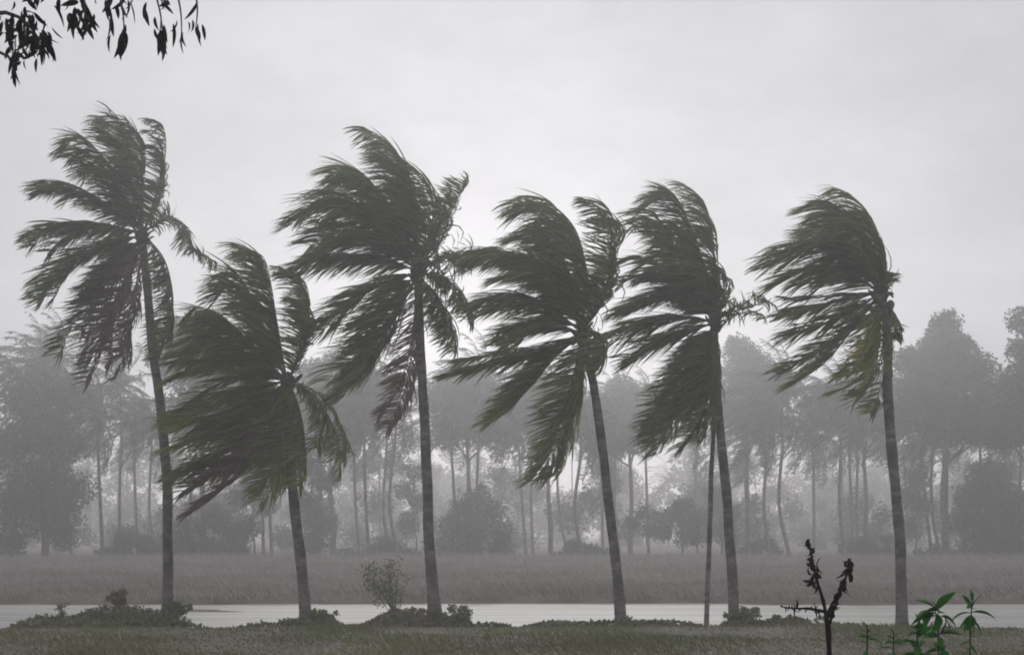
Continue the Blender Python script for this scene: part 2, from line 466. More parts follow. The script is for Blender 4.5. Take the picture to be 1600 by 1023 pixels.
# --- second palm
main_palm('shortest of the near coconut palms, olive crown with a brown lower edge', PALM_Y[1],
  [(480, 968), (470, 880), (460, 800), (455, 740), (452, 660), (451, 600)], 0.16, 0.13,
  [([(444, 586), (433, 505), (422, 437), (411, 401), (388, 392)], 0.8, {'tone': 0.45}),
   ([(440, 586), (411, 505), (384, 446), (361, 424), (337, 447)], -0.8, {'tone': 0.45}),
   ([(440, 590), (388, 532), (343, 491), (307, 480), (282, 500)], 1.2, {}),
   ([(440, 590), (375, 545), (330, 522), (284, 536)], -1.3, {}),
   ([(456, 586), (476, 527), (483, 473), (474, 437), (444, 422)], 0.6, {'L': 0.62}),
   ([(443, 592), (388, 581), (339, 574), (298, 581), (262, 597)], -0.8, {'y': 0.22, 'L': 0.75}),
   ([(443, 596), (388, 608), (339, 622), (298, 640), (264, 660)], 0.9, {'L': 0.75}),
   ([(443, 600), (397, 640), (352, 667), (303, 689), (262, 702)], -1.2, {'ty': 0.5, 'y': 0.15}),
   ([(443, 602), (406, 662), (361, 712), (321, 743), (284, 768)], 0.7, {'y': 0.1}),
   ([(445, 604), (420, 685), (379, 739), (339, 770), (300, 800)], -0.7, {'L': 0.9, 'dead': True}),
   ([(448, 604), (438, 662), (429, 721), (400, 768)], -1.2, {'y': 0.15, 'L': 0.8, 'w': 0.6}),
   ([(455, 604), (469, 649), (476, 703), (466, 758)], -0.9, {'y': 0.2, 'L': 0.65, 'w': 0.6}),
   ([(457, 596), (492, 611), (519, 642), (534, 680), (531, 714)], 0.6, {'L': 0.75, 'w': 0.35}),
  ], 23, GP, extra=26, L=1.15, tone=0.6, yellow=0.16)
# --- third palm
main_palm('tallest wide crowned coconut palm with flared foot, third from the left', PALM_Y[2],
  [(680, 968), (673, 880), (667, 760), (664, 650), (657, 560), (654, 480), (651, 430)], 0.165, 0.115,
  [([(653, 414), (649, 330), (629, 255), (604, 220), (572, 202)], 0.6, {}),
   ([(656, 414), (674, 360), (674, 310), (659, 275), (632, 252)], -0.7, {}),
   ([(650, 414), (624, 345), (585, 290), (555, 265), (514, 272)], 1.1, {}),
   ([(649, 414), (595, 350), (540, 315), (490, 322), (454, 352)], -1.0, {}),
   ([(649, 417), (595, 374), (545, 354), (484, 384)], 1.5, {}),
   ([(648, 422), (595, 404), (530, 404), (480, 412), (442, 430)], -0.8, {'L': 0.85, 'sp': 0.5}),
   ([(658, 412), (684, 384), (704, 335), (717, 308), (725, 282)], 0.5, {'L': 0.72, 'sp': 0.7}),
   ([(660, 420), (690, 402), (722, 394), (746, 398)], 1.0, {'L': 0.7, 'w': 0.6}),
   ([(660, 428), (694, 434), (719, 454), (732, 476), (730, 498)], -0.8, {'L': 0.7, 'w': 0.45}),
   ([(657, 438), (684, 464), (703, 504), (708, 548)], 0.8, {'L': 0.8, 'w': 0.7}),
   ([(648, 430), (595, 444), (550, 474), (520, 504), (488, 528)], 0.9, {'L': 0.85, 'sp': 0.5}),
   ([(650, 439), (614, 499), (578, 559), (550, 600), (528, 628)], -1.0, {'L': 1.0}),
   ([(652, 444), (646, 529), (632, 609), (602, 674)], 0.6, {'L': 0.6, 'w': 0.55, 'dead': True}),
   ([(649, 436), (610, 470), (575, 520), (560, 560)], 1.6, {'L': 0.9}),
  ], 37, GP, extra=26, L=1.2, tone=0.45, yellow=0.05, flare=1.75)
# --- fourth palm
main_palm('coconut palm leaning left, one long frond hanging straight down beside its trunk', 43.6,
  [(972, 976), (963, 880), (951, 780), (938, 680), (926, 600), (916, 560), (909, 526)], 0.15, 0.105,
  [([(911, 500), (915, 424), (900, 361), (867, 323), (838, 311), (798, 322)], 0.6, {}),
   ([(909, 500), (886, 424), (848, 366), (806, 371)], -1.2, {}),
   ([(904, 500), (860, 437), (815, 404), (765, 390), (708, 401)], -1.0, {'L': 0.8, 'y': 0.12}),
   ([(900, 510), (848, 472), (800, 462), (740, 480)], 1.0, {'sp': 0.5}),
   ([(916, 505), (941, 467), (955, 409), (962, 361), (948, 323), (914, 312)], 0.6, {'L': 0.72, 'sp': 0.5}),
   ([(900, 520), (857, 505), (814, 515), (783, 539)], 1.4, {}),
   ([(900, 528), (848, 548), (790, 563), (737, 575), (692, 587)], -0.7, {'L': 0.7, 'y': 0.12}),
   ([(902, 530), (857, 563), (819, 606), (776, 649), (752, 668)], 0.7, {'L': 0.7, 'ty': 0.6}),
   ([(909, 536), (896, 587), (876, 654), (857, 711), (828, 752)], -0.8, {'L': 0.8, 'w': 0.7}),
   ([(916, 516), (938, 524), (943, 548), (929, 577)], -0.8, {'L': 0.8}),
   ([(914, 512), (938, 480), (947, 450), (940, 430)], 0.9, {'L': 0.7}),
   ([(905, 505), (872, 440), (850, 410), (800, 410)], 1.8, {}),
  ], 41, GP, extra=25, L=1.12, tone=0.5, yellow=0.11, nuts=4)
# --- fifth palm
main_palm('dense crowned coconut palm, thick plume of fronds hanging left of its trunk', PALM_Y[4],
  [(1148, 968), (1144, 880), (1135, 780), (1126, 690), (1119, 600), (1117, 545), (1117, 505)], 0.15, 0.11,
  [([(1119, 490), (1121, 441), (1114, 382), (1105, 328), (1087, 301), (1065, 287)], 0.5, {}),
   ([(1116, 492), (1101, 418), (1078, 351), (1051, 306), (1016, 318)], -0.7, {}),
   ([(1112, 494), (1078, 427), (1047, 373), (1020, 344), (988, 352)], 1.0, {'L': 0.85}),
   ([(1112, 496), (1074, 450), (1033, 414), (997, 403), (954, 416)], -1.0, {'L': 0.8}),
   ([(1113, 499), (1087, 463), (1051, 454), (1011, 468), (962, 486)], 0.9, {'L': 0.85, 'sp': 0.5}),
   ([(1112, 504), (1056, 495), (1002, 508), (956, 520)], -1.1, {'y': 0.12, 'sp': 0.5}),
   ([(1112, 509), (1066, 522), (1011, 540), (976, 562)], 1.0, {'sp': 0.5}),
   ([(1114, 515), (1096, 576), (1067, 630), (1042, 675), (1022, 712)], -0.7, {'L': 0.9, 'w': 0.7}),
   ([(1113, 515), (1083, 571), (1045, 630), (1008, 692)], 0.8, {'L': 0.8, 'w': 0.7}),
   ([(1116, 518), (1112, 594), (1094, 652), (1063, 698)], 0.2, {'L': 0.8, 'w': 0.6}),
   ([(1122, 496), (1146, 486), (1177, 478), (1196, 470), (1212, 477)], -0.6, {'L': 0.55, 'y': 0.2, 'w': 0.5}),
   ([(1120, 495), (1130, 460), (1128, 430), (1116, 412)], -0.7, {'L': 0.9, 'y': 0.05}),
   ([(1115, 492), (1100, 440), (1085, 400), (1050, 380)], 1.6, {}),
  ], 53, GP, extra=26, L=1.12, tone=0.42, yellow=0.06)
# --- sixth palm
main_palm('rightmost of the tall palms, crown blown flat to one side with yellowing hanging frond', 42.2,
  [(1411, 980), (1408, 900), (1402, 800), (1394, 700), (1386, 610), (1387, 550), (1384, 500), (1376, 462)], 0.155, 0.115,
  [([(1378, 446), (1378, 398), (1366, 350), (1338, 312), (1304, 294)], 0.5, {}),
   ([(1375, 446), (1358, 382), (1322, 338), (1290, 318), (1264, 324)], -0.8, {}),
   ([(1368, 446), (1330, 402), (1286, 384), (1242, 386), (1200, 418)], 0.9, {}),
   ([(1368, 454), (1322, 426), (1270, 418), (1210, 448)], -1.0, {}),
   ([(1368, 461), (1318, 466), (1274, 478), (1234, 490), (1216, 494)], 0.8, {'L': 0.75, 'sp': 0.7}),
   ([(1368, 466), (1318, 494), (1270, 512), (1220, 526)], -0.8, {'L': 0.8, 'sp': 0.6}),
   ([(1369, 470), (1322, 514), (1278, 552), (1215, 582)], 1.0, {'L': 0.75, 'sp': 0.6}),
   ([(1373, 476), (1366, 542), (1346, 586), (1304, 614)], -1.0, {'L': 0.75, 'y': 0.5}),
   ([(1379, 480), (1386, 550), (1376, 605), (1360, 646)], 0.9, {'L': 0.6, 'y': 0.1, 'w': 0.6}),
   ([(1380, 476), (1398, 490), (1408, 512)], -0.5, {'L': 0.45, 'w': 0.3}),
   ([(1378, 460), (1388, 442), (1397, 426)], 0.4, {'L': 0.4, 'w': 0.3}),
   ([(1374, 450), (1345, 400), (1310, 360), (1262, 362)], 1.6, {}),
   ([(1375, 470), (1362, 500), (1352, 540), (1340, 560)], -0.9, {'L': 0.5, 'y': 0.9, 'w': 0.6}),
  ], 67, GP, extra=20, L=1.15, tone=0.48, yellow=0.09, nuts=5)
# --- slim trunk beside the fifth palm
main_palm('slender grey palm trunk leaning against the fifth palm, half as thick as the others', 44.6,
  [(1104, 974), (1106, 900), (1109, 800), (1113, 700), (1116, 630), (1117, 590)], 0.075, 0.06,
  [([(1117, 585), (1105, 560), (1085, 560), (1065, 580)], 0.6, {}),
   ([(1117, 588), (1110, 610), (1095, 640), (1080, 665)], -0.5, {'w': 0.7}),
   ([(1117, 588), (1108, 630), (1100, 660), (1085, 690)], 0.8, {'w': 0.7}),
   ([(1117, 585), (1110, 550), (1095, 530), (1070, 525)], 0.3, {}),
  ], 71, None, extra=3, L=0.8, tone=0.4, flare=1.15, leaf_n=60, bd=2.2, jit=6)

# ------------------------------------------------------------------ far palms
def far_palm_arrays(seed, height, frond_len=4.3, nfr=20, nl=26):
    """one wind-bent palm: trunk arrays and crown arrays, base at the origin"""
    rg = np.random.default_rng(seed)
    lean = rg.normal(-0.35, 0.45)
    bow = rg.normal(0, 0.45)
    C = np.array([[0, 0, -0.1], [lean * 0.1 + bow, 0.05, height * 0.35], [lean * 0.6 + bow * rg.uniform(-0.3, 0.9), 0.1, height * 0.75], [lean, 0.15, height]])
    C = spline(C, 18)
    r = np.linspace(0.17, 0.115, 18); r[0] *= 1.5
    TV, TF = tube(C, r, 8)
    pk = Pack()
    top = C[-1]
    for i in range(nfr):
        az = i * 2.39996 + rg.normal(0, 0.2)
        el = np.interp(i / nfr, [0, 0.35, 0.7, 1], [1.35, 0.7, -0.05, -1.05]) + rg.normal(0, 0.15)
        d = np.array([math.cos(az) * math.cos(el), math.sin(az) * math.cos(el), math.sin(el)])
        P = [top.copy()]
        L = frond_len * rg.uniform(0.8, 1.08)
        for k in range(12):
            d = nrm(d + 0.085 * WIND * (0.6 + k * 0.06) + (0.03 + 0.014 * k) * DOWN)
            P.append(P[-1] + d * L / 12)
        P = np.array(P)
        V, F = tube(P, np.linspace(0.04, 0.01, 13), 4)
        pk.put(V, F, np.zeros((len(V), 2)) + [0.6, 0.3])
        leaflets(pk, P, nl, 1.15, 0.085, seed * 50 + i, tone0=rg.uniform(0.2, 0.8), wind=0.7, segs=3, sparse=0.3, yellow=rg.random() < 0.12 and 0.4 or 0.03)
    return (TV, TF), pk.arrays(), top

FAR_VARIANTS = []
for v in range(7):
    (TV, TF), (CV, CF, CT), top = far_palm_arrays(300 + v, 12.0, 5.1, 30, 32)
    FAR_VARIANTS.append((quads_mesh('trunk', TV, TF), quads_mesh('crown', CV, CF, CT, False), top))
for tm, cm, _ in FAR_VARIANTS:
    tm.materials.append(M_TRUNK); cm.materials.append(M_FARLEAF)

FS = 1.25      # the grove stands this much farther out than first paced
GF_ = 'rain-greyed palms of the far grove'
def far_palm(bx, cx, cy, Y, label, v):
    tm, cm, top = FAR_VARIANTS[v % len(FAR_VARIANTS)]
    Y = Y * FS
    x = (bx - 800) * Y / FPX
    z = gz(x, Y)
    want = wp(cx, cy, Y) - np.array([x, Y, z])
    e = empty('far_palm', (x, Y, z))
    tag(e, label, 'palm tree', GF_)
    s = want[2] / 12.0
    tr = add('trunk', tm, None, e); cr = add('crown', cm, None, e)
    sh = (want[0] - top[0]) / want[2]
    # thickness does not grow with height; the lean is set by tilting the trunk
    tr.scale = (1.1, 1.1, s)
    tr.rotation_euler = (0, math.atan(sh), 0)
    tipv = Matrix.Rotation(math.atan(sh), 3, 'Y') @ Vector((top[0] * 1.1, top[1] * 1.1, top[2] * s))
    cs = 1.18
    cr.scale = (cs, cs, cs)
    cr.location = tipv - Vector(top) * cs
    return e

fp = [
 (-12, -20, 570, 120, 'far hazy palm cut by the left edge of the picture'),
 (70, 60, 548, 128, 'far palm whose tuft rises above the grove at far left'),
 (112, 92, 552, 132, 'far palm with raised tuft just left of the leftmost near crown'),
 (161, 152, 645, 116, 'far palm with leaning trunk, left of the leftmost near palm trunk'),
 (188, 188, 605, 130, 'straight far palm trunk between the leaning one and the leftmost near palm'),
 (217, 212, 640, 140, 'thin far palm trunk just left of the leftmost near palm'),
 (243, 236, 652, 142, 'far palm trunk half hidden behind the leftmost near palm trunk'),
 (313, 304, 655, 118, 'far palm rising from shrubs between the first and second near palms'),
 (412, 404, 668, 126, 'left one of two far trunks crossing below the shortest palm crown'),
 (425, 432, 640, 130, 'right one of two far trunks crossing below the shortest palm crown'),
 (500, 506, 620, 136, 'far palm behind the right side of the shortest near palm'),
 (562, 548, 645, 136, 'leaning far trunk, leftmost of four between second and third near palms'),
 (577, 572, 612, 116, 'thickest far palm trunk between the second and third near palms'),
 (609, 604, 640, 132, 'thin far palm trunk just left of its sturdier neighbour near third palm'),
 (623, 618, 606, 118, 'far palm trunk nearest the third near palm on its left'),
 (716, 700, 640, 130, 'far palm behind the rounded tree, right of the third near palm'),
 (752, 748, 604, 127, 'tall far palm rising behind the rounded small tree'),
 (822, 810, 650, 140, 'left one of a close pair of thin far trunks in mid picture'),
 (833, 828, 625, 145, 'right one of a close pair of thin far trunks in mid picture'),
 (862, 858, 612, 126, 'straight far palm trunk below the long hanging frond'),
 (886, 868, 640, 150, 'slanting far palm trunk just left of the leaning fourth palm'),
 (912, 908, 632, 117, 'far palm trunk closest to the fourth near palm on its left'),
 (942, 937, 645, 142, 'far palm hidden behind the trunk of the fourth near palm'),
 (968, 961, 640, 150, 'faint far palm trunk just right of the fourth near palm'),
 (1014, 1008, 640, 152, 'faint far palm above the small twiggy tree right of fourth palm'),
 (1090, 1084, 645, 148, 'faint far palm left of the slender leaning trunk'),
 (1172, 1168, 662, 126, 'far palm just right of the fifth near palm trunk'),
 (1204, 1200, 645, 121, 'far palm with skirted crown left of the leaning far trunk'),
 (1235, 1222, 622, 115, 'far palm with curved trunk, left of the blackened dead stem'),
 (1272, 1270, 655, 136, 'far palm trunk standing directly behind the blackened dead stem'),
 (1321, 1312, 615, 121, 'far palm with broad crown right of the blackened dead stem'),
 (1333, 1327, 645, 136, 'middle far trunk of a tight trio left of the sixth palm'),
 (1341, 1338, 662, 140, 'right far trunk of a tight trio left of the sixth palm'),
 (1457, 1442, 640, 119, 'left one of three far trunks right of the sixth palm'),
 (1469, 1456, 622, 125, 'middle one of three far trunks right of the sixth palm'),
 (1486, 1481, 605, 118, 'right one of three far trunks right of the sixth palm'),
 (1534, 1530, 645, 134, 'far palm above the bushy thicket at far right'),
 (1602, 1594, 640, 128, 'far hazy palm cut by the right edge of the picture'),
]
for i, (bx, cx, cy, Y, lab) in enumerate(fp):
    far_palm(bx, cx, cy + (i * 7 % 4) * 8, Y, lab, i * 3 + 1)

# ------------------------------------------------------------------ broadleaf trees and shrubs
def leaf_cloud(pack, C, rad, n, size, rg, flat=1.0, tone0=0.5, yellow=0.03):
    """n diamond leaves in a ragged shell round centre C; outer clumps denser than the core"""
    d = nrm(rg.normal(0, 1, (n, 3)))
    rr = rg.random(n) ** 0.45
    lump = vnoise(d[:, 0] * 2.3 + C[0] * 3, d[:, 2] * 2.3 + d[:, 1] * 1.7 + C[2], int(abs(C[0] * 10)) % 50)
    rr = rr * (0.60 + 0.7 * lump)
    keep = rg.random(n) < 0.25 + 1.1 * lump
    d, rr = d[keep], rr[keep]; n = len(d)
    p = C + d * rr[:, None] * rad * np.array([1, 1, flat])
    ax = nrm(rg.normal(0, 0.6, (n, 3)) + 0.7 * WIND + 0.25 * DOWN)
    w = nrm(np.cross(ax, rg.normal(0, 1, (n, 3))))
    s = size * rg.uniform(0.6, 1.3, n)[:, None]
    V = np.stack([p, p + ax * s * 0.45 - w * s * 0.24, p + ax * s, p + ax * s * 0.45 + w * s * 0.24], 1).reshape(-1, 3)
    F = np.arange(4 * n).reshape(-1, 4)
    tn = np.zeros((n, 4, 2))
    tn[..., 0] = np.clip(tone0 + rg.normal(0, 0.22, n), 0, 1)[:, None]
    tn[..., 1] = np.clip(yellow + rg.normal(0, 0.03, n), 0, 1)[:, None]
    pack.put(V, F, tn.reshape(-1, 2))

def tree_arrays(clumps, base_r, seed, size, dens, flat=0.85, fork=0.35):
    """clumps: (dx, dy, z, r) above a base at the origin -> wood arrays, crown arrays"""
    rg = np.random.default_rng(seed)
    wood, crown = Pack(), Pack()
    top = max(c[2] for c in clumps)
    main = spline([[0, 0, -0.15], [rg.normal(0, .1), 0, top * fork * 0.6], [rg.normal(-.1, .15), rg.normal(0, .1), top * fork], [clumps[0][0] * 0.6, clumps[0][1] * 0.6, clumps[0][2]]], 16)
    V, F = tube(main, base_r * np.linspace(1, 0.25, 16), 8); wood.put(V, F)
    for (dx, dy, z, r) in clumps:
        c = np.array([dx, dy, z], float)
        k = min(15, max(2, int(16 * min(0.9, 0.75 * z / top))))
        st = main[min(k, 12)]
        if st[2] > z: st = main[max(2, int(15 * fork * 0.6))]
        P = spline([st, st * 0.5 + c * 0.5 + rg.normal(0, .12, 3) * r, c], 9)
        V, F = tube(P, np.linspace(base_r * 0.42, base_r * 0.12, 9), 6); wood.put(V, F)
        for q in range(5):
            e = c + nrm(rg.normal(0, 1, 3)) * r * rg.uniform(0.5, 0.85)
            V, F = tube(spline([P[5], (P[6] + e) / 2 + rg.normal(0, .08, 3) * r, e], 6), np.linspace(base_r * 0.16, base_r * 0.05, 6), 4); wood.put(V, F)
        leaf_cloud(crown, c, r, int(dens * 1.15 * r * r), size, rg, flat, rg.uniform(0.3, 0.7))
    return wood, crown

def broadleaf(name, label, cat, bx, Y, clumps_px, base_r, seed, size=0.30, dens=420, group=None, mat=None, flat=0.85, fork=0.35, by=None):
    """clumps given as photo pixels (x, y, radius) at the tree's distance; depth spread added here"""
    rg = np.random.default_rng(seed + 1)
    Y = Y * FS * (1.13 if group == GS_ else 1.0); size = size * 1.25; base_r = base_r * 1.1
    x = (bx - 800) * Y / FPX
    z = gz(x, Y)
    e = empty(name, (x, Y, z)); tag(e, label, cat, group)
    cl = []
    for (px, py, r) in clumps_px:
        p_ = wp(px, py, Y); rw = r * Y / FPX
        cl.append((p_[0] - x, rg.normal(0, 0.5) * rw, p_[2] - z, rw))
    w, c = tree_arrays(cl, base_r, seed, size, dens, flat, fork)
    add('trunk', w.mesh('trunk'), M_BARK, e)
    add('crown', c.mesh('crown', False), mat or M_FARLEAF, e)
    return e

GS_ = 'low trees and shrubs at the foot of the far grove'
GB = 'broad-crowned trees among the far grove'
broadleaf('tall_tree', 'tallest hazy tree at right with a billowing pointed crown', 'tree', 1478, 124,
  [(1475, 505, 30), (1465, 540, 38), (1498, 548, 34), (1440, 580, 40), (1480, 590, 45), (1518, 580, 34), (1545, 618, 34), (1425, 630, 42), (1470, 650, 50), (1515, 660, 46), (1552, 668, 34), (1420, 560, 24), (1510, 535, 16)], 0.35, 501, dens=520, group=GB)
broadleaf('tall_tree', 'hazy round topped tree rising just right of the fifth palm crown', 'tree', 1168, 138,
  [(1160, 545, 28), (1178, 572, 28), (1150, 590, 34), (1186, 612, 36), (1215, 590, 26), (1150, 640, 40), (1195, 660, 38), (1236, 600, 24)], 0.32, 502, dens=520, group=GB)
broadleaf('tall_tree', 'tree cut by the right edge, ragged branches reaching into the sky', 'tree', 1612, 112,
  [(1598, 500, 26), (1592, 545, 22), (1612, 580, 40), (1585, 612, 30), (1620, 650, 60), (1580, 680, 30)], 0.3, 503, dens=420, group=GB)
broadleaf('tall_tree', 'hazy leafy tree behind the crown of the shortest near palm', 'tree', 318, 134,
  [(318, 505, 34), (290, 530, 36), (345, 535, 36), (275, 575, 40), (325, 585, 48), (370, 590, 40), (300, 640, 50), (355, 650, 44)], 0.34, 504, dens=480, group=GB)
broadleaf('tall_tree', 'hazy tree filling the gap between second and third near palm crowns', 'tree', 520, 140,
  [(520, 575, 34), (490, 590, 34), (555, 590, 40), (590, 610, 36), (505, 640, 46), (550, 660, 46), (470, 640, 34)], 0.32, 505, dens=480, group=GB)
broadleaf('tall_tree', 'hazy wide tree just right of the third near palm trunk', 'tree', 735, 138,
  [(720, 590, 34), (755, 592, 32), (690, 615, 36), (780, 620, 36), (735, 645, 48), (700, 670, 40), (775, 675, 40)], 0.32, 506, dens=480, group=GB)
broadleaf('tall_tree', 'hazy tree behind the leaning fourth palm trunk', 'tree', 985, 142,
  [(975, 608, 30), (1000, 622, 30), (955, 640, 38), (1020, 645, 34), (985, 680, 44), (940, 690, 34)], 0.3, 507, dens=480, group=GB)
broadleaf('tall_tree', 'dense hazy tree mass reaching low at the far left', 'tree', 70, 118,
  [(70, 600, 44), (30, 610, 46), (110, 620, 44), (50, 660, 55), (100, 690, 50), (20, 700, 50), (70, 750, 52), (30, 790, 50), (110, 770, 42), (85, 820, 44), (15, 840, 40)], 0.34, 508, dens=420, group=GB)
broadleaf('tall_tree', 'hazy tree directly behind the sixth palm between its crown and trunk', 'tree', 1352, 142,
  [(1340, 612, 34), (1375, 600, 30), (1300, 625, 34), (1350, 655, 44), (1395, 650, 36), (1270, 640, 30)], 0.3, 509, dens=460, group=GB)
broadleaf('tall_tree', 'leafy hazy tree behind the middle of the hanging frond', 'tree', 860, 144,
  [(850, 612, 34), (885, 620, 32), (820, 635, 36), (860, 660, 44), (905, 655, 34)], 0.3, 510, dens=460, group=GB)
GS = 'low trees and shrubs at the foot of the far grove'
broadleaf('small_tree', 'rounded small tree with layered leaves right of the third palm trunk', 'tree', 745, 112,
  [(745, 772, 24), (725, 795, 26), (770, 800, 26), (705, 825, 28), (745, 830, 34), (785, 830, 26), (690, 858, 26), (735, 864, 30), (780, 862, 28)], 0.13, 520, size=0.28, dens=360, group=GS)
broadleaf('small_tree', 'small bushy tree left of the slender leaning trunk', 'tree', 1066, 110,
  [(1070, 790, 20), (1052, 806, 22), (1088, 812, 22), (1042, 830, 20), (1070, 832, 26), (1096, 838, 16)], 0.10, 521, size=0.26, dens=480, group=GS)
broadleaf('small_tree', 'small open twiggy tree between the fourth palm and the slender trunk', 'tree', 1013, 113,
  [(1008, 800, 20), (990, 815, 15), (1025, 808, 16), (1014, 828, 16)], 0.12, 522, size=0.24, dens=380, group=GS)
broadleaf('small_tree', 'tall narrow leafy tree right of the shortest palm trunk', 'tree', 492, 116,
  [(492, 690, 28), (485, 725, 26), (505, 750, 26), (482, 785, 26), (502, 815, 28), (488, 848, 28)], 0.14, 523, size=0.28, dens=480, group=GS)
broadleaf('shrub', 'wide shrub thicket under the shortest palm crown', 'shrub', 330, 112,
  [(300, 820, 26), (335, 812, 28), (370, 830, 26), (285, 852, 26), (325, 852, 30), (365, 858, 26), (262, 850, 20)], 0.09, 524, size=0.26, dens=620, group=GS, fork=0.2)
broadleaf('shrub', 'rounded shrub just left of the sixth palm trunk', 'shrub', 1345, 112,
  [(1345, 852, 20), (1325, 864, 18), (1368, 866, 18), (1345, 874, 22)], 0.07, 525, size=0.24, dens=700, group=GS, fork=0.2)
broadleaf('shrub', 'small upright shrub touching the sixth palm trunk on its left', 'shrub', 1390, 110,
  [(1390, 842, 12), (1386, 858, 11), (1396, 866, 12)], 0.06, 526, size=0.22, dens=900, group=GS, fork=0.2)
broadleaf('shrub', 'dense bushy thicket at the far right of the grove', 'shrub', 1540, 114,
  [(1545, 740, 34), (1520, 775, 32), (1565, 780, 36), (1510, 815, 32), (1550, 825, 40), (1590, 800, 38), (1530, 858, 34), (1575, 860, 36), (1610, 850, 36)], 0.16, 527, size=0.28, dens=480, group=GS, fork=0.2)
broadleaf('shrub', 'low shrub behind the fourth palm trunk', 'shrub', 915, 112,
  [(900, 855, 18), (925, 862, 18), (885, 868, 16), (945, 866, 16)], 0.06, 528, size=0.24, dens=700, group=GS, fork=0.2)
broadleaf('shrub', 'low shrub between the fifth palm and the leaning far trunk', 'shrub', 1190, 112,
  [(1180, 858, 16), (1200, 850, 16), (1165, 868, 15), (1215, 866, 15)], 0.06, 529, size=0.24, dens=600, group=GS, fork=0.2)
broadleaf('shrub', 'low shrub right of the leftmost near palm trunk foot', 'shrub', 215, 112,
  [(205, 838, 20), (225, 850, 20), (185, 858, 20), (235, 868, 18), (165, 868, 18)], 0.07, 530, size=0.24, dens=600, group=GS, fork=0.2)
broadleaf('shrub', 'low shrub left of the third palm trunk under thin far trunks', 'shrub', 600, 112,
  [(600, 850, 18), (580, 866, 18), (625, 862, 18), (545, 868, 18), (645, 866, 16)], 0.07, 531, size=0.24, dens=600, group=GS, fork=0.2)
broadleaf('shrub', 'low faint shrub under the three far trunks at right', 'shrub', 1465, 116,
  [(1440, 868, 14), (1465, 862, 15), (1490, 868, 14)], 0.06, 532, size=0.24, dens=600, group=GS, fork=0.2)

broadleaf('small_tree', 'loose small tree just left of the fifth palm trunk foot in the grove', 'tree', 1128, 118,
  [(1128, 770, 22), (1115, 795, 20), (1142, 800, 20), (1128, 830, 24)], 0.10, 533, size=0.26, dens=420, group=GS)
broadleaf('small_tree', 'loose small tree just right of the sixth palm trunk', 'tree', 1428, 118,
  [(1430, 745, 24), (1418, 775, 22), (1440, 790, 22), (1424, 820, 24)], 0.10, 534, size=0.26, dens=380, group=GS)
broadleaf('small_tree', 'leafy small tree behind the lower fronds of the shortest palm', 'tree', 398, 118,
  [(398, 745, 26), (380, 775, 26), (412, 790, 24), (392, 825, 26)], 0.11, 535, size=0.26, dens=420, group=GS)
broadleaf('small_tree', 'thin small tree between the third palm trunk and the hazy far pair', 'tree', 650, 120,
  [(648, 735, 22), (636, 765, 20), (655, 785, 20), (640, 815, 20)], 0.10, 536, size=0.26, dens=360, group=GS)
# the wood behind: reads as one mass
rg = np.random.default_rng(90)
WP_, WC_ = Pack(), Pack()
for k in range(84):
    v = int(rg.integers(0, 5))
    x = -62 + k * 1.5 + rg.normal(0, 0.8); y = rg.uniform(185, 285)
    h = rg.uniform(8.5, 16.0) * (1 + (y - 185) / 280)
    (TV, TF), (CV, CF, CT), top = far_palm_arrays(900 + v, h, 5.6, 18, 16)
    a = rg.uniform(0, 0.5)
    off = np.array([x * y / 150, y, gz(x, y)])
    if rg.random() < 0.6:
        for q in range(5):
            leaf_cloud(WC_, off + np.array([rg.normal(0, 2.5), rg.normal(0, 2), rg.uniform(0.8, 7.0)]), rg.uniform(1.2, 2.4), 420, 0.5, rg)
    if k % 3 == 0: WP_.put(TV * [0.8, 0.8, 1] + off, TF); WC_.put(CV + off, CF, CT)
    if k % 2 == 0:
        c = off + np.array([1.5, 3, h - rg.uniform(1, 3.0)])
        for q in range(4):
            leaf_cloud(WC_, c + rg.normal(0, 1, 3) * [2.0, 1, 1.2], rg.uniform(1.4, 2.3), 500, 0.45, rg)
for k in range(140):
    y = rg.uniform(310, 430); x = rg.uniform(-0.40, 0.40) * y
    hh = rg.uniform(9, 23) * (0.7 + 0.6 * vnoise(x * 0.03, 0.5, 77))
    for q in range(6):
        z_ = rg.uniform(0.1, 1.0) * hh
        leaf_cloud(WC_, np.array([x + rg.normal(0, 2.5), y + rg.normal(0, 3), z_]), rg.uniform(2.2, 3.8), 210, 1.1, rg)
fw = empty('far_wood', (0, 180, 0)); tag(fw, kind='stuff', label='pale mass of trees behind the far grove', cat='woodland')
o = add('trunks', WP_.mesh('trunks'), M_TRUNK, fw); o.location = (0, -180, 0)
o = add('canopy', WC_.mesh('canopy', False), M_FARLEAF, fw); o.location = (0, -180, 0)

